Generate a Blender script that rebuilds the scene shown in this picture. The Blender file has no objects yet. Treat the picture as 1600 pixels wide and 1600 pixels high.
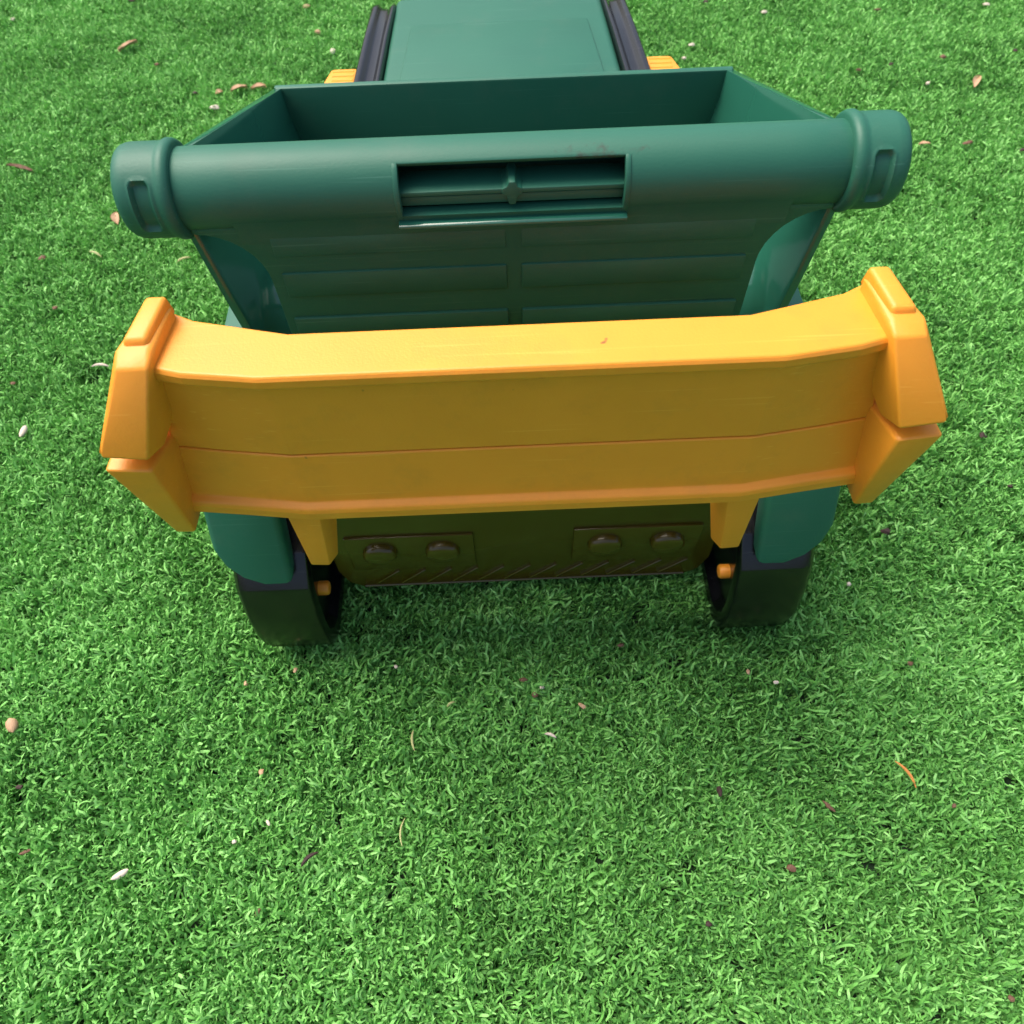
import bpy, bmesh, math, random
from mathutils import Vector, Matrix, noise
random.seed(7)
R = math.radians
scene = bpy.context.scene
COL = scene.collection

# ------------------------------------------------------------------ camera
CAM_H, PITCH, ROLL, FPX = 0.42, R(57), R(2.4), 1250.0
cam_data = bpy.data.cameras.new('camera')
cam_data.sensor_width = 36.0
cam_data.lens = 36.0 * FPX / 1600.0
cam_data.clip_start = 0.01
cam_data.clip_end = 200
cam = bpy.data.objects.new('camera', cam_data)
COL.objects.link(cam)
cam.matrix_world = (Matrix.Translation((0, 0, CAM_H))
                    @ Matrix.Rotation(R(90) - PITCH, 4, 'X')
                    @ Matrix.Rotation(-ROLL, 4, 'Z'))
cam_data.dof.use_dof = True
cam_data.dof.focus_distance = 0.34
cam_data.dof.aperture_fstop = 20.0
scene.camera = cam

# ------------------------------------------------------------------ light
SUN_EL, SUN_AZ = R(62), R(-55)          # azimuth from +Y, positive towards +X
world = bpy.data.worlds.new('World')
scene.world = world
world.use_nodes = True
wn, wl = world.node_tree.nodes, world.node_tree.links
sky = wn.new('ShaderNodeTexSky')
sky.sky_type = 'NISHITA'
sky.sun_disc = False
sky.sun_elevation = SUN_EL
sky.sun_rotation = SUN_AZ
sky.dust_density = 6.0
sky.air_density = 1.0
wl.new(sky.outputs['Color'], wn['Background'].inputs['Color'])
wn['Background'].inputs['Strength'].default_value = 0.15
sun_data = bpy.data.lights.new('sun', 'SUN')
sun_data.energy = 2.2
sun_data.angle = R(42)
sun_data.color = (1.0, 0.95, 0.87)
sun = bpy.data.objects.new('sun', sun_data)
COL.objects.link(sun)
sdir = Vector((math.sin(SUN_AZ) * math.cos(SUN_EL), math.cos(SUN_AZ) * math.cos(SUN_EL), math.sin(SUN_EL)))
sun.rotation_euler = sdir.to_track_quat('Z', 'Y').to_euler()
vs = scene.view_settings
vs.view_transform = 'Standard'
vs.look = 'None'
vs.gamma = 1.0
vs.exposure = 0.68
vs.use_curve_mapping = False
scene.cycles.max_bounces = 6

# ------------------------------------------------------------------ helpers
def ground_point(u, v, z=0.0):
    """photo pixel (1600 px frame) -> point where its ray meets height z"""
    dx, dy = u - 800.0, 800.0 - v
    x = math.cos(ROLL) * dx + math.sin(ROLL) * dy
    y = -math.sin(ROLL) * dx + math.cos(ROLL) * dy
    d = Vector((x / FPX, y / FPX * math.sin(PITCH) + math.cos(PITCH),
                y / FPX * math.cos(PITCH) - math.sin(PITCH)))
    t = (z - CAM_H) / d.z
    return Vector((0, 0, CAM_H)) + d * t

def pixel_size(p):
    return ((p - Vector((0, 0, CAM_H))).dot(Vector((0, math.cos(PITCH), -math.sin(PITCH))))) / FPX

def material(name, color, rough=0.4, spec=0.5, bump=0.0, bscale=900.0, var=0.08, vscale=40.0,
             sss=0.0, coat=0.0, dirt=None, dirt_amt=0.0, specks=False, stain=None):
    m = bpy.data.materials.new(name)
    m.use_nodes = True
    nt = m.node_tree
    N, L = nt.nodes, nt.links
    b = N['Principled BSDF']
    b.inputs['Roughness'].default_value = rough
    b.inputs['Specular IOR Level'].default_value = spec
    if coat:
        b.inputs['Coat Weight'].default_value = coat
        b.inputs['Coat Roughness'].default_value = 0.25
    tc = N.new('ShaderNodeTexCoord')
    n1 = N.new('ShaderNodeTexNoise')
    n1.inputs['Scale'].default_value = vscale
    n1.inputs['Detail'].default_value = 6
    L.new(tc.outputs['Object'], n1.inputs['Vector'])
    mix = N.new('ShaderNodeMix')
    mix.data_type = 'RGBA'
    mix.inputs['A'].default_value = (*[c * (1 - var) for c in color], 1)
    mix.inputs['B'].default_value = (*[min(1, c * (1 + var)) for c in color], 1)
    L.new(n1.outputs['Fac'], mix.inputs['Factor'])
    out = mix.outputs['Result']
    if dirt:
        n2 = N.new('ShaderNodeTexNoise')
        n2.inputs['Scale'].default_value = 28
        n2.inputs['Detail'].default_value = 10
        n2.inputs['Roughness'].default_value = 0.7
        L.new(tc.outputs['Object'], n2.inputs['Vector'])
        rp = N.new('ShaderNodeMapRange')
        rp.inputs['From Min'].default_value = 0.52
        rp.inputs['From Max'].default_value = 0.78
        rp.inputs['To Max'].default_value = dirt_amt
        L.new(n2.outputs['Fac'], rp.inputs['Value'])
        mx = N.new('ShaderNodeMix')
        mx.data_type = 'RGBA'
        mx.inputs['B'].default_value = (*dirt, 1)
        L.new(rp.outputs['Result'], mx.inputs['Factor'])
        L.new(out, mx.inputs['A'])
        out = mx.outputs['Result']
    if dirt:                     # faint hairline scratches in two directions
        for rot, sc in ((0.35, 1.0), (-0.6, 0.8)):
            mp = N.new('ShaderNodeMapping')
            mp.inputs['Rotation'].default_value = (0, rot, rot * 0.5)
            mp.inputs['Scale'].default_value = (14 * sc, 900 * sc, 900 * sc)
            L.new(tc.outputs['Object'], mp.inputs['Vector'])
            ns = N.new('ShaderNodeTexNoise')
            ns.inputs['Scale'].default_value = 1.0
            ns.inputs['Detail'].default_value = 1
            L.new(mp.outputs[0], ns.inputs['Vector'])
            rs = N.new('ShaderNodeMapRange')
            rs.inputs['From Min'].default_value = 0.70
            rs.inputs['From Max'].default_value = 0.78
            rs.inputs['To Max'].default_value = 0.30
            L.new(ns.outputs['Fac'], rs.inputs['Value'])
            mxs = N.new('ShaderNodeMix')
            mxs.data_type = 'RGBA'
            mxs.inputs['B'].default_value = (*[min(1, c * 1.5 + 0.06) for c in color], 1)
            L.new(rs.outputs['Result'], mxs.inputs['Factor'])
            L.new(out, mxs.inputs['A'])
            out = mxs.outputs['Result']
    if specks:
        n4 = N.new('ShaderNodeTexNoise')
        n4.inputs['Scale'].default_value = 130
        n4.inputs['Detail'].default_value = 2
        L.new(tc.outputs['Object'], n4.inputs['Vector'])
        r4 = N.new('ShaderNodeMapRange')
        r4.inputs['From Min'].default_value = 0.765
        r4.inputs['From Max'].default_value = 0.80
        r4.inputs['To Max'].default_value = 0.75
        L.new(n4.outputs['Fac'], r4.inputs['Value'])
        m4 = N.new('ShaderNodeMix')
        m4.data_type = 'RGBA'
        m4.inputs['B'].default_value = (0.06, 0.035, 0.02, 1)
        L.new(r4.outputs['Result'], m4.inputs['Factor'])
        L.new(out, m4.inputs['A'])
        out = m4.outputs['Result']
    if stain:                    # one scuffed dirty patch at a place on the part
        vm = N.new('ShaderNodeVectorMath')
        vm.operation = 'SUBTRACT'
        vm.inputs[1].default_value = stain
        L.new(tc.outputs['Object'], vm.inputs[0])
        vs_ = N.new('ShaderNodeVectorMath')
        vs_.operation = 'MULTIPLY'
        vs_.inputs[1].default_value = (1 / 0.020, 1 / 0.006, 1 / 0.006)
        L.new(vm.outputs[0], vs_.inputs[0])
        ln = N.new('ShaderNodeVectorMath')
        ln.operation = 'LENGTH'
        L.new(vs_.outputs[0], ln.inputs[0])
        n5 = N.new('ShaderNodeTexNoise')
        n5.inputs['Scale'].default_value = 260
        n5.inputs['Detail'].default_value = 5
        L.new(tc.outputs['Object'], n5.inputs['Vector'])
        sm = N.new('ShaderNodeMath')
        sm.operation = 'MULTIPLY_ADD'
        sm.inputs[1].default_value = -0.35
        L.new(ln.outputs['Value'], sm.inputs[0])
        L.new(n5.outputs['Fac'], sm.inputs[2])
        r5 = N.new('ShaderNodeMapRange')
        r5.inputs['From Min'].default_value = 0.30
        r5.inputs['From Max'].default_value = 0.50
        r5.inputs['To Max'].default_value = 0.7
        L.new(sm.outputs[0], r5.inputs['Value'])
        m5 = N.new('ShaderNodeMix')
        m5.data_type = 'RGBA'
        m5.inputs['B'].default_value = (0.03, 0.035, 0.025, 1)
        L.new(r5.outputs['Result'], m5.inputs['Factor'])
        L.new(out, m5.inputs['A'])
        out = m5.outputs['Result']
    L.new(out, b.inputs['Base Color'])
    # uneven gloss
    rr = N.new('ShaderNodeMapRange')
    rr.inputs['To Min'].default_value = rough * 0.85
    rr.inputs['To Max'].default_value = min(1, rough * 1.2)
    L.new(n1.outputs['Fac'], rr.inputs['Value'])
    L.new(rr.outputs['Result'], b.inputs['Roughness'])
    if sss:
        b.inputs['Subsurface Weight'].default_value = sss
        b.inputs['Subsurface Radius'].default_value = (1.0, 0.45, 0.12)
        b.inputs['Subsurface Scale'].default_value = 0.004
    if bump:
        n3 = N.new('ShaderNodeTexNoise')
        n3.inputs['Scale'].default_value = bscale
        n3.inputs['Detail'].default_value = 3
        L.new(tc.outputs['Object'], n3.inputs['Vector'])
        bp = N.new('ShaderNodeBump')
        bp.inputs['Strength'].default_value = bump
        bp.inputs['Distance'].default_value = 0.0006
        L.new(n3.outputs['Fac'], bp.inputs['Height'])
        L.new(bp.outputs['Normal'], b.inputs['Normal'])
    return m

GREEN = material('green_plastic', (0.018, 0.115, 0.072), 0.48, 0.38, 0.12, 1100, 0.08, 30, 0, 0, (0.10, 0.14, 0.10), 0.25)
GREEN_TUBE = material('green_scuffed_plastic', (0.018, 0.115, 0.072), 0.48, 0.38, 0.12, 1100, 0.08, 30, 0, 0, (0.10, 0.14, 0.10), 0.25, False, (0.032, 0.262, 0.2495))
GLOSSY = material('green_glossy_plastic', (0.018, 0.112, 0.072), 0.10, 0.6, 0.04, 500, 0.05, 30)
ORANGE = material('orange_plastic', (0.82, 0.305, 0.024), 0.42, 0.45, 0.12, 1000, 0.09, 35, 0.12, 0, (0.42, 0.2, 0.03), 0.34, True)
BLACK = material('black_rubber_plastic', (0.004, 0.004, 0.005), 0.22, 0.5, 0.1, 900, 0.15, 30, 0, 0, (0.04, 0.04, 0.04), 0.12)
OLIVE = material('olive_plastic', (0.062, 0.043, 0.004), 0.2, 0.5, 0.06, 900, 0.08, 30)

def finish(name, bm, mat, parent=None, bevel=0.0, segs=2, ang=25, smooth=32):
    bmesh.ops.remove_doubles(bm, verts=bm.verts, dist=1e-6)
    bmesh.ops.recalc_face_normals(bm, faces=bm.faces)
    if bevel:
        es = [e for e in bm.edges if len(e.link_faces) == 2 and e.calc_face_angle(0) > R(ang)]
        bmesh.ops.bevel(bm, geom=es, offset=bevel, segments=segs, profile=0.5, affect='EDGES', clamp_overlap=True)
    me = bpy.data.meshes.new(name)
    bm.to_mesh(me)
    bm.free()
    for p in me.polygons:
        p.use_smooth = True
    me.set_sharp_from_angle(angle=R(smooth))
    me.materials.append(mat)
    o = bpy.data.objects.new(name, me)
    COL.objects.link(o)
    if parent:
        o.parent = parent
    return o

def hull(pts, bm=None):
    bm = bm or bmesh.new()
    vsn = [bm.verts.new(p) for p in pts]
    r = bmesh.ops.convex_hull(bm, input=vsn)
    junk = [g for g in r['geom_interior'] if isinstance(g, bmesh.types.BMVert)]
    if junk:
        bmesh.ops.delete(bm, geom=junk, context='VERTS')
    # merge coplanar triangles so the bevel sees clean edges
    bmesh.ops.dissolve_limit(bm, angle_limit=R(3), verts=bm.verts, edges=bm.edges)
    return bm

def box(x0, x1, y0, y1, z0, z1, bm=None):
    bm = bm or bmesh.new()
    v = [bm.verts.new((x, y, z)) for x in (x0, x1) for y in (y0, y1) for z in (z0, z1)]
    for f in ((0, 1, 3, 2), (4, 6, 7, 5), (0, 4, 5, 1), (2, 3, 7, 6), (0, 2, 6, 4), (1, 5, 7, 3)):
        bm.faces.new([v[i] for i in f])
    return bm

def loft(rings, closed=True, caps=True, bm=None):
    """rings: list of equally long point lists; skins them into a tube or a strip"""
    bm = bm or bmesh.new()
    vr = [[bm.verts.new(p) for p in r] for r in rings]
    n = len(rings[0])
    for a, b in zip(vr, vr[1:]):
        for i in range(n if closed else n - 1):
            j = (i + 1) % n
            bm.faces.new((a[i], a[j], b[j], b[i]))
    if caps and closed:
        bm.faces.new(vr[0])
        bm.faces.new(list(reversed(vr[-1])))
    return bm

def flip(o):                     # mirrored twin of a mesh object about its thing's centre plane
    me = o.data.copy()
    me.transform(Matrix.Scale(-1, 4, (1, 0, 0)))
    me.flip_normals()
    d = bpy.data.objects.new(o.name.split('.')[0], me)
    COL.objects.link(d)
    d.parent = o.parent
    return d

def m3(*t):                      # millimetres -> metres
    return tuple(c / 1000.0 for c in t)

# ------------------------------------------------------------------ ground
PILE = 0.013                     # turf pile depth, tips reach about z = 0.002
gm = bpy.data.materials.new('turf_backing')
gm.use_nodes = True
gb = gm.node_tree.nodes['Principled BSDF']
gb.inputs['Roughness'].default_value = 0.9
gnz = gm.node_tree.nodes.new('ShaderNodeTexNoise')
gnz.inputs['Scale'].default_value = 300
grp = gm.node_tree.nodes.new('ShaderNodeValToRGB')
grp.color_ramp.elements[0].color = (0.003, 0.012, 0.004, 1)
grp.color_ramp.elements[1].color = (0.010, 0.036, 0.009, 1)
gm.node_tree.links.new(gnz.outputs['Fac'], grp.inputs['Fac'])
gm.node_tree.links.new(grp.outputs['Color'], gb.inputs['Base Color'])
gx0, gx1, gy0, gy1 = -2.2, 2.2, -1.4, 3.0
bm = bmesh.new()
NX = 22
gv = [[bm.verts.new((gx0 + (gx1 - gx0) * i / NX, gy0 + (gy1 - gy0) * j / NX, -PILE)) for j in range(NX + 1)] for i in range(NX + 1)]
for i in range(NX):
    for j in range(NX):
        bm.faces.new((gv[i][j], gv[i + 1][j], gv[i + 1][j + 1], gv[i][j + 1]))
turf = finish('turf_ground', bm, gm)
turf['kind'] = 'structure'
turf['label'] = 'green artificial turf backing under the curly pile'
turf['category'] = 'turf'

# ------------------------------------------------------------------ curly turf fibres
fm = bpy.data.materials.new('turf_fibre')
fm.use_nodes = True
N, L = fm.node_tree.nodes, fm.node_tree.links
fb = N['Principled BSDF']
fb.inputs['Roughness'].default_value = 0.62
fb.inputs['Specular IOR Level'].default_value = 0.25
oi = N.new('ShaderNodeObjectInfo')
at = N.new('ShaderNodeAttribute')
at.attribute_name = 'tone'
rp = N.new('ShaderNodeValToRGB')
e = rp.color_ramp.elements
e[0].position, e[0].color = 0.0, (0.035, 0.135, 0.026, 1)
e[1].position, e[1].color = 1.0, (0.34, 0.70, 0.215, 1)
mid = rp.color_ramp.elements.new(0.5)
mid.color = (0.165, 0.455, 0.092, 1)
ad = N.new('ShaderNodeMath')
ad.operation = 'MULTIPLY_ADD'
ad.inputs[1].default_value = 0.45
L.new(oi.outputs['Random'], ad.inputs[0])
sb = N.new('ShaderNodeMath')
sb.operation = 'MULTIPLY'
sb.inputs[1].default_value = 0.6
L.new(at.outputs['Fac'], sb.inputs[0])
L.new(sb.outputs[0], ad.inputs[2])
tn = N.new('ShaderNodeTexNoise')      # worn and matted areas
tn.inputs['Scale'].default_value = 9.0
tn.inputs['Detail'].default_value = 4
L.new(oi.outputs['Location'], tn.inputs['Vector'])
tm = N.new('ShaderNodeMath')
tm.operation = 'MULTIPLY_ADD'
tm.inputs[1].default_value = 0.7
L.new(tn.outputs['Fac'], tm.inputs[0])
ts = N.new('ShaderNodeMath')
ts.operation = 'SUBTRACT'
ts.inputs[1].default_value = 0.35
L.new(ad.outputs[0], ts.inputs[0])
L.new(ts.outputs[0], tm.inputs[2])
L.new(tm.outputs[0], rp.inputs['Fac'])
L.new(rp.outputs['Color'], fb.inputs['Base Color'])
tr = N.new('ShaderNodeBsdfTranslucent')
L.new(rp.outputs['Color'], tr.inputs['Color'])
ms = N.new('ShaderNodeMixShader')
ms.inputs['Fac'].default_value = 0.22
L.new(fb.outputs[0], ms.inputs[1])
L.new(tr.outputs[0], ms.inputs[2])
L.new(ms.outputs[0], N['Material Output'].inputs['Surface'])

def tuft_mesh(k, rng):
    """a little bundle of crimped flat fibres, some upright, most crumpled over"""
    verts, faces, tone = [], [], []
    for s in range(rng.randint(12, 15)):
        a = rng.uniform(0, 2 * math.pi)
        r = 0.0042 * math.sqrt(rng.random())
        p = Vector((r * math.cos(a), r * math.sin(a), 0))
        head = rng.uniform(0, 2 * math.pi)
        pitch = R(rng.uniform(62, 95))
        n = 8
        seg = rng.uniform(0.0110, 0.0170) / n
        w = rng.uniform(0.00036, 0.00068)
        t = rng.random()
        curl = rng.choice((-1, 1)) * R(rng.uniform(8, 55))
        tw = R(rng.uniform(-40, 40))
        base = len(verts)
        for q in range(n + 1):
            side = Vector((-math.sin(head), math.cos(head), 0))
            up = Vector((-math.cos(head) * math.sin(pitch), -math.sin(head) * math.sin(pitch), math.cos(pitch)))
            sd = side * math.cos(tw) + up * math.sin(tw)
            ww = w * (0.7 if q == n else 1.0)
            verts.append(tuple(p - sd * ww))
            verts.append(tuple(p + sd * ww))
            tone += [t, t]
            p = p + Vector((math.cos(head) * math.cos(pitch), math.sin(head) * math.cos(pitch), math.sin(pitch))) * seg
            if q < 4:
                pitch -= R(rng.uniform(0, 11))
            else:                                    # crimped upper part
                pitch += R(rng.uniform(-62, 30))
                pitch = max(pitch, R(-50))
            head += curl * rng.uniform(0.3, 1.3) * (1.0 if q > 3 else 0.3)
            tw += R(rng.uniform(-22, 22))
        for q in range(n):
            b = base + 2 * q
            faces.append((b, b + 1, b + 3, b + 2))
    me = bpy.data.meshes.new('turf_tuft')
    me.from_pydata(verts, [], faces)
    a = me.attributes.new('tone', 'FLOAT', 'POINT')
    a.data.foreach_set('value', tone)
    for p in me.polygons:
        p.use_smooth = True
    me.materials.append(fm)
    return me

tufts = bpy.data.collections.new('turf_tufts')
for k in range(20):
    tufts.objects.link(bpy.data.objects.new('turf_tuft', tuft_mesh(k, random.Random(100 + k))))

def build_grass():
    bm = bmesh.new()
    v = [bm.verts.new(p) for p in ((gx0, gy0, -PILE), (gx1, gy0, -PILE), (gx1, gy1, -PILE), (gx0, gy1, -PILE))]
    bm.faces.new(v)
    me = bpy.data.meshes.new('grass')
    bm.to_mesh(me)
    bm.free()
    me.materials.append(fm)
    o = bpy.data.objects.new('grass', me)
    COL.objects.link(o)
    o['kind'] = 'stuff'
    o['label'] = 'bright green curly artificial turf fibres covering the ground'
    o['category'] = 'grass'
    ng = bpy.data.node_groups.new('grass_scatter', 'GeometryNodeTree')
    ng.interface.new_socket('Geometry', in_out='INPUT', socket_type='NodeSocketGeometry')
    ng.interface.new_socket('Geometry', in_out='OUTPUT', socket_type='NodeSocketGeometry')
    N, L = ng.nodes, ng.links
    gi, go = N.new('NodeGroupInput'), N.new('NodeGroupOutput')
    pos = N.new('GeometryNodeInputPosition')
    def math_node(op, a, b=None, c=None):
        n = N.new('ShaderNodeMath')
        n.operation = op
        for i, s in enumerate((a, b, c)):
            if s is None:
                continue
            if isinstance(s, (int, float)):
                n.inputs[i].default_value = s
            else:
                L.new(s, n.inputs[i])
        return n.outputs[0]
    ci = N.new('GeometryNodeCollectionInfo')
    ci.inputs['Collection'].default_value = tufts
    ci.inputs['Separate Children'].default_value = True
    ci.inputs['Reset Children'].default_value = True
    join = N.new('GeometryNodeJoinGeometry')
    sep = N.new('ShaderNodeSeparateXYZ')
    L.new(pos.outputs[0], sep.inputs[0])
    # the near patch is dense, beyond it fewer and larger tufts
    inx = math_node('LESS_THAN', math_node('ABSOLUTE', sep.outputs['X']), 0.78)
    iny = math_node('LESS_THAN', math_node('ABSOLUTE', math_node('SUBTRACT', sep.outputs['Y'], 0.53)), 0.62)
    near = math_node('MULTIPLY', inx, iny)
    for which, dens, s0, s1 in (('near', 64000.0, 0.66, 1.18), ('far', 16000.0, 1.25, 1.6)):
        dp = N.new('GeometryNodeDistributePointsOnFaces')
        dp.distribute_method = 'RANDOM'
        dp.inputs['Seed'].default_value = 3
        L.new(gi.outputs[0], dp.inputs['Mesh'])
        dp.inputs['Density'].default_value = dens
        dg = N.new('GeometryNodeDeleteGeometry')
        L.new(dp.outputs['Points'], dg.inputs['Geometry'])
        keep_out = math_node('LESS_THAN', near, 0.5) if which == 'near' else math_node('GREATER_THAN', near, 0.5)
        L.new(keep_out, dg.inputs['Selection'])
        ip = N.new('GeometryNodeInstanceOnPoints')
        L.new(dg.outputs[0], ip.inputs['Points'])
        L.new(ci.outputs[0], ip.inputs['Instance'])
        ip.inputs['Pick Instance'].default_value = True
        rz = N.new('FunctionNodeRandomValue')
        rz.data_type = 'FLOAT_VECTOR'
        rz.inputs[0].default_value = (0, 0, 0)
        rz.inputs[1].default_value = (0, 0, 6.283)
        L.new(rz.outputs[0], ip.inputs['Rotation'])
        # taller and flatter clumps
        nz = N.new('ShaderNodeTexNoise')
        nz.inputs['Scale'].default_value = 85
        nz.inputs['Detail'].default_value = 3
        L.new(pos.outputs[0], nz.inputs['Vector'])
        mr = N.new('ShaderNodeMapRange')
        mr.inputs['From Min'].default_value = 0.3
        mr.inputs['From Max'].default_value = 0.7
        mr.inputs['To Min'].default_value = s0
        mr.inputs['To Max'].default_value = s1
        L.new(nz.outputs['Fac'], mr.inputs['Value'])
        rs = N.new('FunctionNodeRandomValue')
        rs.inputs[2].default_value = 0.85
        rs.inputs[3].default_value = 1.15
        L.new(math_node('MULTIPLY', mr.outputs[0], rs.outputs[1]), ip.inputs['Scale'])
        # combed in wandering directions
        nv = N.new('ShaderNodeTexNoise')
        nv.inputs['Scale'].default_value = 14
        nv.inputs['Detail'].default_value = 2
        L.new(pos.outputs[0], nv.inputs['Vector'])
        vm = N.new('ShaderNodeVectorMath')
        vm.operation = 'SUBTRACT'
        vm.inputs[1].default_value = (0.5, 0.5, 0.5)
        L.new(nv.outputs['Color'], vm.inputs[0])
        vk = N.new('ShaderNodeVectorMath')
        vk.operation = 'MULTIPLY_ADD'
        vk.inputs[1].default_value = (2.2, 2.2, 0)
        vk.inputs[2].default_value = (-0.18, 0.30, 0)
        L.new(vm.outputs[0], vk.inputs[0])
        ri = N.new('GeometryNodeRotateInstances')
        L.new(ip.outputs[0], ri.inputs['Instances'])
        L.new(vk.outputs[0], ri.inputs['Rotation'])
        ri.inputs['Local Space'].default_value = False
        L.new(pos.outputs[0], ri.inputs['Pivot Point'])
        L.new(ri.outputs[0], join.inputs[0])
    L.new(join.outputs[0], go.inputs[0])
    md = o.modifiers.new('scatter', 'NODES')
    md.node_group = ng
    return o
build_grass()

# ------------------------------------------------------------------ the toy
toy = bpy.data.objects.new('toy_dumper', None)
COL.objects.link(toy)
toy.location = (0.005, 0, 0)
toy['label'] = 'green tracked toy dumper with orange ram bumper standing on artificial turf'
toy['category'] = 'toy truck'

# --- orange bumper, two halves meeting at a seam
XC = 85
def bumper_ring(rows, x):
    if abs(x) > 130:             # the ends flare outwards towards the bottom
        return [m3(math.copysign(121 + (231 - z) * 0.2, x), y, z) for y, z in rows]
    return [m3(x, y, z) for y, z in rows]
def sweep(x):                    # wings bend backwards outside the creases
    a = max(0.0, (abs(x) - XC) / 40.0)
    return 5.6 * a
xs = [-134, -110, -XC, -XC + 8, -40, 0, 40, XC - 8, XC, 110, 134]
def back(x):
    return 197 + 10.0 * max(0.0, (abs(x) - XC + 8) / 40.0)
upper = [bumper_ring([(178 + sweep(x), 231), (177 + sweep(x), 229.5), (177 + sweep(x), 226), (178.2 + sweep(x), 224.8), (180.0 + sweep(x), 224.4),
                      (179.8 + sweep(x), 187.4), (189 + sweep(x), 187.4), (back(x), 192), (back(x), 231)], x) for x in xs]
b_up = finish('bumper_upper_half', loft(upper), ORANGE, toy, 0.0006, 2, 40, 6)
lower = [bumper_ring([(179.6 + sweep(x), 186.8), (176.8 + sweep(x), 161), (175.6 + sweep(x), 160.4), (174 + sweep(x), 159.4), (173.4 + sweep(x), 157.4), (173.4 + sweep(x), 153.5),
                      (174.4 + sweep(x), 152), (197 + sweep(x), 152), (200 + sweep(x), 186.8)], x) for x in xs]
b_lo = finish('bumper_lower_half', loft(lower), ORANGE, toy, 0.0006, 2, 40, 6)
# end caps of the bumper
up_pts = [(124, 207, 236.5), (115.5, 207, 236.5), (130, 187.5, 236), (119.5, 187.5, 236), (129.5, 181, 234), (118.8, 181, 234),
          (143, 166, 208), (127, 166, 205.5), (127.5, 179, 197), (126, 198, 203), (142, 198, 206), (117, 209, 212), (128, 209, 212)]
o = finish('bumper_end_upper', hull([m3(*p) for p in up_pts]), ORANGE, b_up, 0.0013, 3, 18)
flip(o)
ridge = [(123, 208, 240), (116.2, 208, 240), (127.6, 190, 238.2), (120, 190, 238.2), (124.5, 209, 232), (115.6, 209, 232), (129, 187.5, 232), (119.2, 187.5, 232)]
cap_r = finish('bumper_ridge', hull([m3(*p) for p in ridge]), ORANGE, b_up, 0.0014, 3, 18)
flip(cap_r)
lo_pts = [(144.5, 166.5, 200.5), (129, 166.5, 198.5), (128, 179, 189.5), (126, 198, 190), (143, 198, 199.5),
          (142.5, 176, 144), (134, 175, 145), (133, 187, 146), (137, 198, 152), (146, 198, 152)]
o = finish('bumper_end_lower', hull([m3(*p) for p in lo_pts]), ORANGE, b_lo, 0.0013, 3, 18)
flip(o)
# two hanging brackets under the bumper, leaning forward at the foot
br_pts = [(100.5, 186, 156), (84, 184, 156), (77, 199, 156), (100.5, 199, 156),
          (96, 178.5, 108), (87.5, 178, 108), (84, 184, 108), (96, 192, 108)]
o = finish('bumper_bracket', hull([m3(*p) for p in br_pts]), ORANGE, b_lo, 0.0009, 2, 18)
flip(o)

# --- olive front plate with four lamps and hazard ribs
pl = [(-95, 130), (-95, 62), (-91, 50), (-84, 45), (84, 45), (91, 50), (95, 62), (95, 130)]
plate = finish('front_plate', loft([[m3(x, 200, z) for x, z in pl], [m3(x, 206, z) for x, z in pl]]), OLIVE, toy, 0.0012, 2, 30)
for s in (-1, 1):
    lo_, hi_ = sorted((s * 24, s * 86))
    lp = finish('lamp_panel', box(*m3(lo_, hi_, 198.4, 201, 66, 96)), OLIVE, plate, 0.0008, 2, 30)
    for cx in (39.5, 70):
        rings = []
        for r_, y_ in ((8.6, 199.5), (8.4, 196.6), (7.9, 195.2), (6.6, 194.3), (3.0, 194.0)):
            rings.append([m3(s * cx + r_ * math.cos(t * math.pi / 14), y_, 83.5 + r_ * 0.92 * math.sin(t * math.pi / 14)) for t in range(28)])
        lm = finish('lamp', loft(rings), OLIVE, lp, 0, 1, 30, 50)
for k in range(12):
    x = -78 + k * 13.4
    pts = [(x, 199.2, 49), (x + 1.3, 199.2, 49), (x + 13.3, 199.2, 62), (x + 14.6, 199.2, 62),
           (x, 201, 49), (x + 1.3, 201, 49), (x + 13.3, 201, 62), (x + 14.6, 201, 62)]
    finish('hazard_rib', hull([m3(*p) for p in pts]), OLIVE, plate, 0.0003, 1, 30)
finish('lower_rib', box(*m3(-84, 84, 198.8, 201, 47, 48.4)), OLIVE, plate, 0.0005, 1, 30)

# --- black chassis, its unseen belly lowered to block light from behind
chassis = finish('chassis', box(*m3(-95, 95, 222, 560, 14, 122)), BLACK, toy, 0.004, 2, 30)

# --- tracks
prof = [(200, 83), (188, 67.5), (182.3, 48), (180.3, 28), (182, 14), (187, 4), (197, -3), (240, -4), (470, -4), (516, -3), (532, 20), (535, 52), (524, 86), (500, 96), (240, 96)]
def track_side(s):
    cy = sum(p[0] for p in prof) / len(prof)
    cz = 46
    def inset(x, k):
        out = []
        for y, z in prof:
            d = Vector((cy - y, (cz - z) * 4)).normalized()
            out.append(m3(s * x, y + d.x * k * (1 if abs(y - cy) > 90 else 0), z + (cz - z) / 50.0 * k))
        return out
    rings = [inset(112, 12), inset(107, 9), inset(107, 0.8), inset(108, 0), inset(138, 0), inset(142.5, 1.2), inset(145, 4), inset(146, 9)]
    t = finish('track', loft(rings), BLACK, toy, 0.0008, 2, 20, 24)
    # hub on the inner side
    rr = []
    for r_, x_ in ((4.0, 113), (4.0, 107.4), (3.3, 106.4), (1.6, 106.0)):
        rr.append([m3(s * x_, 207 + r_ * math.cos(a * math.pi / 10), 33 + r_ * math.sin(a * math.pi / 10)) for a in range(20)])
    finish('axle_cap', loft(rr), ORANGE, t, 0, 1, 30, 40)
    return t
for s in (-1, 1):
    track_side(s)

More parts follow.
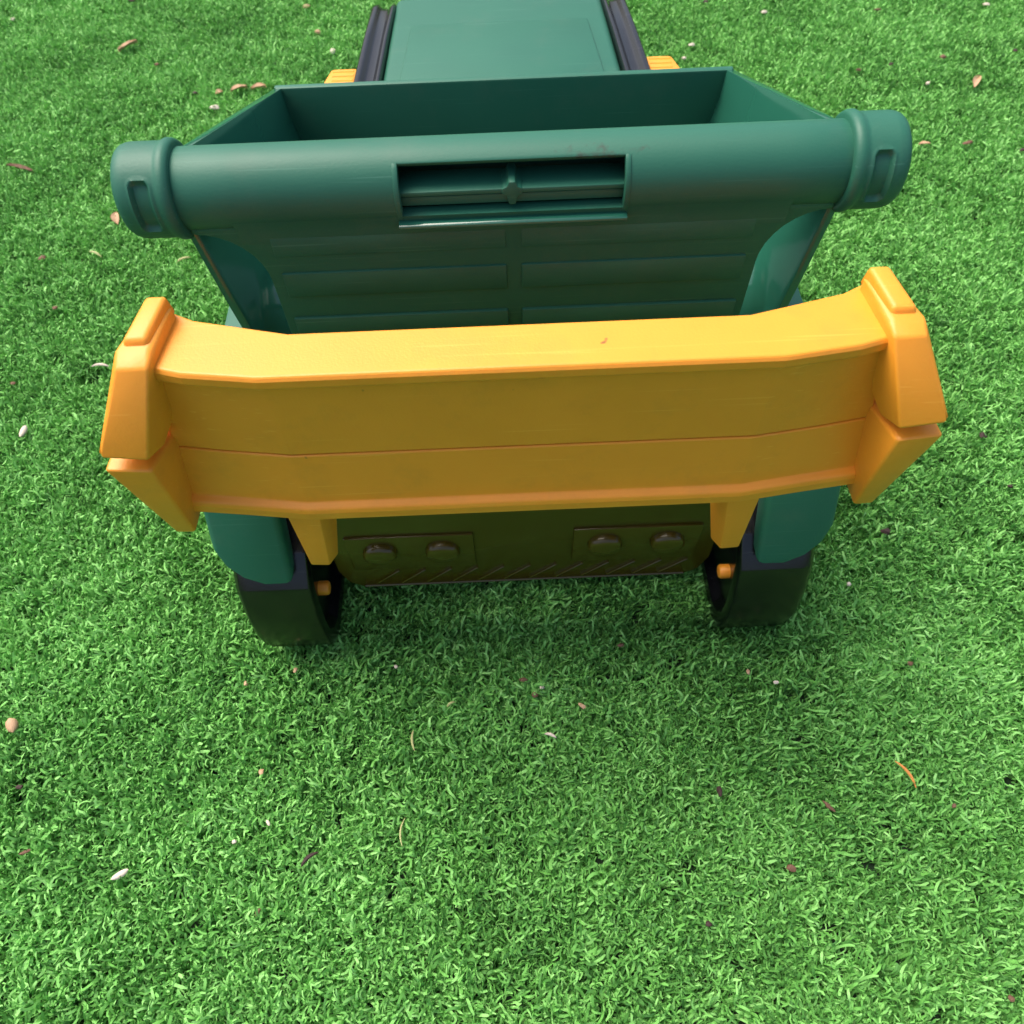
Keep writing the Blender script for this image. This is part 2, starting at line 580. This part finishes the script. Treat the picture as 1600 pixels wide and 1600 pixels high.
# --- fenders
def fy(z):
    return 186 + (z - 74) * 0.42
front = [(113, 75), (127, 74.5), (137, 79), (144, 86), (147.5, 95), (146.5, 134), (113, 134)]
pts = [m3(x, fy(z), z) for x, z in front] + [m3(x, fy(z) + 14, z + 1) for x, z in front[:5]] + [m3(146, 232, 139), m3(113, 232, 139), m3(113, 226, 128), m3(146, 226, 128)]
bm = hull(pts)
f1 = finish('fender', bm, GREEN, toy, 0.0035, 3, 22)
flip(f1)
bm = hull([m3(*p) for p in ((113, 222, 128), (146, 222, 128), (113, 235, 138.4), (146, 235, 138.4), (113, 470, 138.4), (146, 470, 138.4), (113, 484, 118), (146, 484, 118), (113, 470, 112), (146, 470, 112), (113, 240, 112), (146, 240, 112))])
f2 = finish('fender_top', bm, GREEN, f1, 0.003, 2, 22)
f3 = flip(f2)
f3.parent = [c for c in toy.children if c.name.startswith('fender')][1]

# --- green bin
def bin_section(y, hx, zr, zf, rad_in, th, inner):
    """open U section, from left rim to right rim"""
    w = hx - (th if inner else 0)
    f = zf if inner else 122.0
    rad = rad_in if inner else 9.0
    wb = w - (zr - f) * 0.112
    hm = 0.5 * (zr - f - rad) / (zr - f)
    pts = [(-w, zr), (-(w + (wb - w) * hm), zr - (zr - f) * hm)]
    for k in range(9):
        a = math.pi + k * math.pi / 16
        pts.append((-wb + rad + rad * math.cos(a), f + rad + rad * math.sin(a)))
    pts += [(-x, z) for x, z in reversed(pts)]
    return [m3(x, y, z) for x, z in pts]
def bin_rings(y, hx, zr, zf, rad, th=3.6):
    return bin_section(y, hx, zr, zf, rad, th, False) + list(reversed(bin_section(y, hx, zr, zf, rad, th, True)))
rings = [bin_rings(*q) for q in ((261, 127, 243, 126, 7), (264, 127, 243.5, 140, 16), (269, 127.2, 244, 150, 25), (276, 127.2, 244, 157, 32), (286, 126.9, 242.6, 161, 34),
                                 (310, 124.4, 234.1, 162, 32), (350, 120.3, 219.9, 160, 25), (399, 115.2, 202.5, 156, 16))]
bin_body = finish('bin', loft(rings), GLOSSY, toy, 0.0009, 2, 40)
bw = finish('bin_back_wall', hull([m3(*p) for p in ((-115.4, 399, 202.6), (115.4, 399, 202.6), (-108, 396, 152), (108, 396, 152), (-115.4, 403, 202.6), (115.4, 403, 202.6), (-108, 402, 120), (108, 402, 120))]), GREEN, bin_body, 0.001, 2, 30)

# --- tailgate: tube on top, ribbed flap below
YC, ZC, RT = 270.0, 236.5, 14.8
def ring_pts(x, r, a0=0.0, a1=360.0, n=48):
    return [m3(x, YC - r * math.cos(R(a0 + (a1 - a0) * k / n)), ZC + r * math.sin(R(a0 + (a1 - a0) * k / n))) for k in range(n + (0 if a1 - a0 >= 360 else 1))]
NT = 72
txs = [-124, -100, -70, -43, -41.5, -20, 0, 20, 41.5, 43, 70, 100, 124]
bm = bmesh.new()
tv = [[bm.verts.new(p) for p in ring_pts(x, RT, n=NT)] for x in txs]
for i in range(len(txs) - 1):
    for j in range(NT):
        ang = (j + 0.5) * 360.0 / NT                # angle from the -Y side, upwards
        if txs[i] >= -41.6 and txs[i + 1] <= 41.6 and (ang < 54 or ang > 318):
            continue                               # the hand slot
        bm.faces.new((tv[i][j], tv[i][(j + 1) % NT], tv[i + 1][(j + 1) % NT], tv[i + 1][j]))
bmesh.ops.recalc_face_normals(bm, faces=bm.faces)
bmesh.ops.solidify(bm, geom=list(bm.faces), thickness=0.0024)
tube = finish('tailgate_tube', bm, GREEN_TUBE, toy, 0.0005, 2, 60, 35)
# frame round the slot
for s in (-1, 1):
    pts = []
    for k in range(13):
        a = R(56 - k * 8.4)
        pts.append((YC - (RT + 0.5) * math.cos(a), ZC + (RT + 0.5) * math.sin(a)))
    inn = [(YC - (RT - 3.5) * math.cos(R(56 - k * 8.4)), ZC + (RT - 3.5) * math.sin(R(56 - k * 8.4))) for k in range(13)]
    poly = pts + list(reversed(inn))
    finish('slot_frame_side', loft([[m3(s * 41, y, z) for y, z in poly], [m3(s * 43, y, z) for y, z in poly]]), GREEN, tube, 0.0004, 2, 40)
sill = [(255.5, 225.8), (254.0, 226.2), (254.0, 227.6), (255.5, 228.2), (272, 226.8), (272, 224.8)]
finish('slot_sill', loft([[m3(x, y, z) for y, z in sill] for x in (-43, 0, 43)]), GLOSSY, tube, 0.0005, 2, 30)
bar = finish('slot_bar', box(*m3(-42, 42, 258.5, 272, 237.0, 239.0)), GREEN, tube, 0.0005, 2, 30)
finish('slot_bar', box(*m3(-42, 42, 260.0, 272, 232.2, 236.0)), GREEN, tube, 0.0005, 2, 30)
cross = [(-1.2, 242), (-2, 240), (-3.8, 239.2), (-3.8, 236.8), (-2, 236), (-1.2, 232.5), (1.2, 232.5), (2, 236), (3.8, 236.8), (3.8, 239.2), (2, 240), (1.2, 242)]
finish('slot_cross', loft([[m3(x, 258, z) for x, z in cross], [m3(x, 270, z) for x, z in cross]]), GREEN, tube, 0.0005, 2, 30)
# end caps with a sunk finger groove
CP = [(122.6, 11.0), (122.6, 16.2), (123.2, 17.2), (124.4, 17.8), (125.8, 17.9), (127.0, 17.4), (128.0, 17.0)]
CP += [(128.0 + k * 0.6, 17.0) for k in range(1, 19)] + [(140.4, 16.8), (142.0, 16.3), (143.2, 15.4), (144.0, 14.0), (144.3, 11.5)]
def smooth(t):
    t = min(1.0, max(0.0, t))
    return t * t * (3 - 2 * t)
NA = 150
for s in (-1, 1):
    rr = []
    for x, r in CP:
        row = []
        for k in range(NA):
            ang = 360.0 * k / NA
            dx = abs(x - 133.2) - 1.2
            da = abs((ang - 12 + 180) % 360 - 180) * 17.0 * math.pi / 180 - 7.6
            dist = math.hypot(max(dx, 0), max(da, 0)) + min(max(dx, da), 0)   # rounded box, mm
            dep = 1.9 * smooth((2.3 - dist) / 1.0) - 0.35 * smooth(1 - abs(dist - 2.7) / 0.7)
            q = r - (dep if r > 16.9 else 0)
            row.append(m3(s * x, YC - q * math.cos(R(ang)), ZC + q * math.sin(R(ang))))
        rr.append(row)
    finish('tube_cap', loft(rr), GREEN, tube, 0, 1, 30, 60)
# flap with fillets that flare out to the tube
def flap_outline():
    pts = [(-98.5, 118), (-98.5, 196)]
    for k in range(9):
        a = R(k * 90 / 8)
        pts.append((-98.5 - 24 * (1 - math.cos(a)), 200 + 24 * math.sin(a)))
    pts.append((-122.5, 227))
    return pts + [(-x, z) for x, z in reversed(pts)]
fo = flap_outline()
flap = finish('tailgate_flap', loft([[m3(x, 259 + max(0, 170 - z) * 0.05, z) for x, z in fo],
                                     [m3(x, 264.5 + max(0, 170 - z) * 0.05, z) for x, z in fo]]), GREEN, toy, 0.0009, 2, 40)
fil = [(256.4, 230.6), (257.6, 227.2), (258.4, 223.6), (258.85, 219.0), (262, 219.0), (262, 230.6)]
finish('tube_fillet', loft([[m3(x, y, z) for y, z in fil] for x in (-105, -60, 0, 60, 105)]), GREEN, flap, 0, 1, 30, 40)
for z0, z1, w in ((212.5, 221.5, 94), (192.5, 204.5, 93.5), (168.5, 180.5, 94.5)):
    for s in (-1, 1):
        a, b = sorted((s * 3.0, s * w))
        finish('raised_panel', box(*m3(a, b, 258.5 if z0 > 210 else 258.0, 260.5, z0, z1)), GREEN, flap, 0.0006, 2, 30)
for z0, z1, w in ((144, 156, 94.5), (124, 135, 94.5)):
    for s in (-1, 1):
        a, b = sorted((s * 3.0, s * w))
        finish('raised_panel', box(*m3(a, b, 258.6, 262, z0, z1)), GREEN, flap, 0.0009, 2, 30)

# --- cab behind the bin
cab = finish('cab_body', hull([m3(*p) for p in ((-80, 425, 120), (80, 425, 120), (-80, 425, 158), (80, 425, 158), (-72, 585, 154), (72, 585, 154), (-78, 600, 60), (78, 600, 60), (-80, 425, 60), (80, 425, 60), (-76, 597, 120), (76, 597, 120))]), GREEN, toy, 0.005, 3, 30)
rf = [(-76, 420), (76, 420), (70, 583), (-70, 583)]
def roof_z(y):
    return 163 - (y - 420) * 0.02
roof = finish('cab_roof', hull([m3(x, y, roof_z(y) - 12) for x, y in rf] + [m3(x * 0.965, y, roof_z(y)) for x, y in rf]), GREEN, cab, 0.004, 3, 30)
rp_ = [(-65, 421), (65, 421), (57, 541), (-57, 541)]
finish('roof_panel', hull([m3(x, y, roof_z(y) - 4) for x, y in rp_] + [m3(x * 0.985, y, roof_z(y) + 2.0) for x, y in rp_]), GREEN, roof, 0.001, 2, 30)
for s in (-1, 1):
    sec0 = [(s * x, z) for x, z in ((75, 142), (91, 142), (91.5, 160), (89.5, 163.5), (86.5, 163.5), (84, 160.5), (79, 160.5), (76.5, 163.5), (74.5, 163.5), (73.6, 160))]
    rr = []
    for y, k, dz in ((418, 1.0, 0), (470, 0.985, 0), (530, 0.952, -1), (568, 0.925, -2), (578, 0.918, -5), (583, 0.915, -12)):
        rr.append([m3(x * k, y, (z + dz) if z > 150 else z - 6) for x, z in sec0])
    finish('cab_rail', loft(rr), BLACK, cab, 0.0008, 2, 30)
    a = [(s * 88, 474, 140), (s * 112, 474, 140), (s * 88, 500, 140), (s * 105, 500, 140), (s * 88, 476, 158.5), (s * 110.5, 476, 158.5), (s * 88, 500, 158.5), (s * 104.5, 500, 158.5)]
    mir = finish('side_light', hull([m3(*p) for p in a]), ORANGE, cab, 0.002, 2, 30)
    for k in range(4):
        finish('side_light_rib', box(*sorted((s * 0.090, s * 0.1035)), *m3(480 + k * 5, 482 + k * 5, 157.5, 158.9)), ORANGE, mir, 0.0004, 1, 30)

# ------------------------------------------------------------------ litter on the turf
TAN = material('dry_tan', (0.46, 0.29, 0.17), 0.6, 0.3, 0.3, 1500, 0.25, 300)
PALE = material('pale_husk', (0.62, 0.53, 0.43), 0.6, 0.3, 0.3, 1500, 0.15, 300)
BROWN = material('bark_brown', (0.15, 0.08, 0.05), 0.7, 0.3, 0.4, 1500, 0.35, 300)
DARK = material('bark_dark', (0.045, 0.025, 0.022), 0.7, 0.3, 0.4, 1500, 0.35, 300)
NEEDLE = material('needle_orange', (0.56, 0.22, 0.05), 0.5, 0.4, 0.2, 1500, 0.2, 200)
STRAW = material('straw', (0.42, 0.42, 0.18), 0.5, 0.3, 0.2, 1500, 0.2, 200)

def chip_mesh(l, w, h, rng):
    bm = bmesh.new()
    pts = []
    for k in range(12):
        a = 2 * math.pi * k / 12
        rr = rng.uniform(0.65, 1.0)
        pts.append((l / 2 * rr * math.cos(a), w / 2 * rr * math.sin(a), h * rng.uniform(-0.5, 0.1)))
    for k in range(6):
        a = rng.uniform(0, 6.28)
        pts.append((l * 0.3 * math.cos(a), w * 0.3 * math.sin(a), h * rng.uniform(0.3, 0.5)))
    return hull(pts, bm)

def husk_mesh(l, w, h, rng):
    rings = []
    for k in range(7):
        t = -1 + 2 * k / 6
        s = math.sqrt(max(0.02, 1 - t * t)) * (1 + 0.12 * t)
        rings.append([(l / 2 * t, w / 2 * s * math.cos(a * math.pi / 5), h / 2 * s * math.sin(a * math.pi / 5) + h * 0.2 * t * t) for a in range(10)])
    return loft(rings)

def needle_mesh(l, w, h, rng, curve=0.10):
    rings = []
    for k in range(9):
        t = -1 + 2 * k / 8
        s = w / 2 * (1 - 0.75 * abs(t) ** 2.5)
        y0 = curve * l * (1 - t * t)
        rings.append([(l / 2 * t, y0 + s * math.cos(a * math.pi / 3), h * 0.3 * (1 - t * t) + s * 0.8 * math.sin(a * math.pi / 3)) for a in range(6)])
    return loft(rings)

def leaf_mesh(l, w, h, rng):
    rings = []
    curl = rng.uniform(0.5, 1.0)
    for k in range(8):
        t = k / 7
        s = w / 2 * (math.sin(math.pi * (0.06 + 0.9 * t)) ** 0.8)
        row = []
        for j in range(5):
            q = -1 + j / 2
            row.append((l * (t - 0.5), s * q + 0.12 * w * math.sin(4 * t), curl * h * q * q + 0.5 * h * math.sin(3 * t) + 0.15 * h * rng.uniform(-1, 1)))
        rings.append(row)
    full = [r + [(x, y, z - 0.0004) for x, y, z in reversed(r)] for r in rings]
    return loft(full)

def litter(name, kind, mat, label, cat, items, group):
    base_label, base_group = label, group
    for (u, v, lpx, wpx, ang) in items:
        if base_group and '%s' in base_label:
            where = 'beyond the bin' if v < 330 else ('beside the bumper' if v < 950 else 'in front of the tracks')
            label, group = base_label % where, base_group + ' ' + where
        p = ground_point(u, v, 0.0005)
        px = pixel_size(p)
        rng = random.Random(int(u * 31 + v))
        l, w = lpx * px, wpx * px
        if kind == 'needle':
            bm = needle_mesh(l, w, 0.003, rng)
        elif kind == 'leaf':
            bm = leaf_mesh(l, w, w * 0.35, rng)
        elif kind == 'husk':
            bm = husk_mesh(l, w, w * 0.8, rng)
        else:
            bm = chip_mesh(l, w, min(l, w) * 0.45, rng)
        o = finish(name, bm, mat, None, 0, 1, 30, 45)
        o.location = (p.x, p.y, p.z + 0.0004)
        o.rotation_euler = (R(rng.uniform(-14, 14)), R(rng.uniform(-14, 14)), R(ang))
        o['label'] = label
        o['category'] = cat
        if group:
            o['group'] = group

litter('seed_husk', 'husk', TAN, 'plump tan oval seed husk lying alone on the turf', 'husk', [(20, 1134, 24, 19, 115)], None)
litter('wood_splinter', 'husk', PALE, 'whitish elongated wood splinter lying tilted on the turf', 'wood chip', [(188, 1367, 27, 11, 32)], None)
litter('seed_husk', 'husk', PALE, 'pinkish white upright husk on turf beside the orange bumper', 'husk', [(37, 675, 22, 10, 80)], None)
litter('wood_splinter', 'needle', PALE, 'thin pale splinter sticking out beside the bumper end', 'wood chip', [(157, 573, 26, 5, 2)], None)
litter('dry_needle', 'needle', NEEDLE, 'long orange brown curved dry needle on the turf', 'needle', [(1414, 1210, 47, 5, -65)], None)
litter('dry_leaf', 'leaf', TAN, 'tan curled dry leaf standing on open turf behind the tube cap', 'leaf', [(1525, 129, 38, 11, 60)], None)
litter('dry_leaf', 'leaf', TAN, 'pale tan pointed leaf flake alone on the far turf', 'leaf', [(201, 74, 34, 12, 45)], None)
litter('dry_leaf', 'leaf', TAN, 'crumpled tan leaf bit lying beside the bin rim', 'leaf',
       [(343, 146, 12, 9, 20), (374, 141, 26, 14, 25), (405, 139, 26, 11, -8)], 'leaf bits beside the bin rim')
litter('dry_leaf', 'leaf', TAN, 'pinkish tan leaf half hidden below the groove of the tube cap', 'leaf', [(182, 342, 24, 12, 110)], None)
litter('dry_leaf', 'leaf', TAN, 'small tan leaf tip peeking out behind the plain tube cap', 'leaf', [(1444, 226, 18, 8, 0)], None)
litter('dry_leaf', 'leaf', BROWN, 'thin brown curled leaf with pointed stem on the turf', 'leaf', [(32, 264, 42, 9, -10)], None)
litter('lint', 'chip', PALE, 'tiny white crumb on the turf %s', 'crumb',
       [(335, 168, 18, 10, 10), (1194, 19, 12, 8, 0), (1081, 70, 13, 9, 20), (1069, 91, 8, 7, 0), (520, 80, 11, 11, 60),
        (1541, 7, 13, 6, -20), (1326, 913, 9, 8, 0), (1212, 1066, 11, 7, 0), (847, 1074, 9, 9, 0), (419, 1286, 12, 6, 120),
        (366, 1315, 10, 8, 0), (619, 1042, 7, 7, 0), (1450, 130, 9, 8, 30), (20, 30, 9, 7, 0)], 'white crumbs on the turf')
litter('wood_chip', 'chip', BROWN, 'small brown wood chip on the turf %s', 'wood chip',
       [(66, 403, 16, 10, 20), (1512, 223, 22, 9, 15), (1474, 89, 13, 10, 0), (1371, 15, 14, 6, 0), (1342, 109, 10, 7, 0),
        (1237, 1356, 15, 19, 70), (1295, 1260, 26, 9, -45), (835, 1086, 12, 13, 0), (970, 1008, 13, 9, 0), (817, 1062, 18, 8, 0),
        (40, 1331, 20, 7, 25), (1580, 1560, 13, 11, 0), (403, 1425, 14, 9, 60), (21, 599, 10, 8, 0), (86, 481, 11, 9, 0),
        (245, 101, 11, 6, 0), (1422, 1037, 12, 9, 0), (1490, 1259, 11, 8, 0)], 'brown wood chips on the turf')
litter('bark_crumb', 'chip', DARK, 'dark brown bark crumb lying on the turf %s', 'bark',
       [(1536, 680, 17, 15, 30), (1385, 830, 19, 14, 0), (1579, 760, 11, 8, 0), (1124, 1236, 11, 19, 0), (1107, 1444, 13, 11, 0),
        (1392, 100, 11, 7, 30), (1102, 3, 12, 8, 0), (1586, 79, 8, 8, 0), (31, 1230, 14, 9, 0), (1597, 234, 12, 7, 0),
        (305, 145, 9, 6, 0), (206, 1, 12, 6, 0)], 'dark bark crumbs on the turf')
litter('twig', 'needle', DARK, 'short black twig lying slanted in the turf', 'twig', [(484, 1343, 32, 7, 38)], None)
litter('wood_chip', 'chip', TAN, 'small tan wood crumb on the turf %s', 'wood chip',
       [(462, 1047, 9, 12, 0), (408, 1206, 10, 12, 0), (910, 1103, 10, 16, 60), (479, 10, 14, 8, 0), (497, 50, 12, 9, 0), (384, 1068, 8, 9, 0), (1169, 1050, 7, 10, 0)],
       'tan wood crumbs on the turf')
litter('straw', 'needle', STRAW, 'thin pale straw fibre lying loose on the turf %s', 'straw',
       [(647, 1157, 34, 4, 95), (631, 1300, 46, 3, 88), (287, 407, 24, 4, 30), (149, 398, 22, 4, -25), (705, 1101, 15, 4, 30)], 'straw fibres on the turf')
litter('wood_splinter', 'needle', PALE, 'short pale bent splinter lying in the bumper shade', 'wood chip', [(860, 1150, 20, 5, -25)], None)
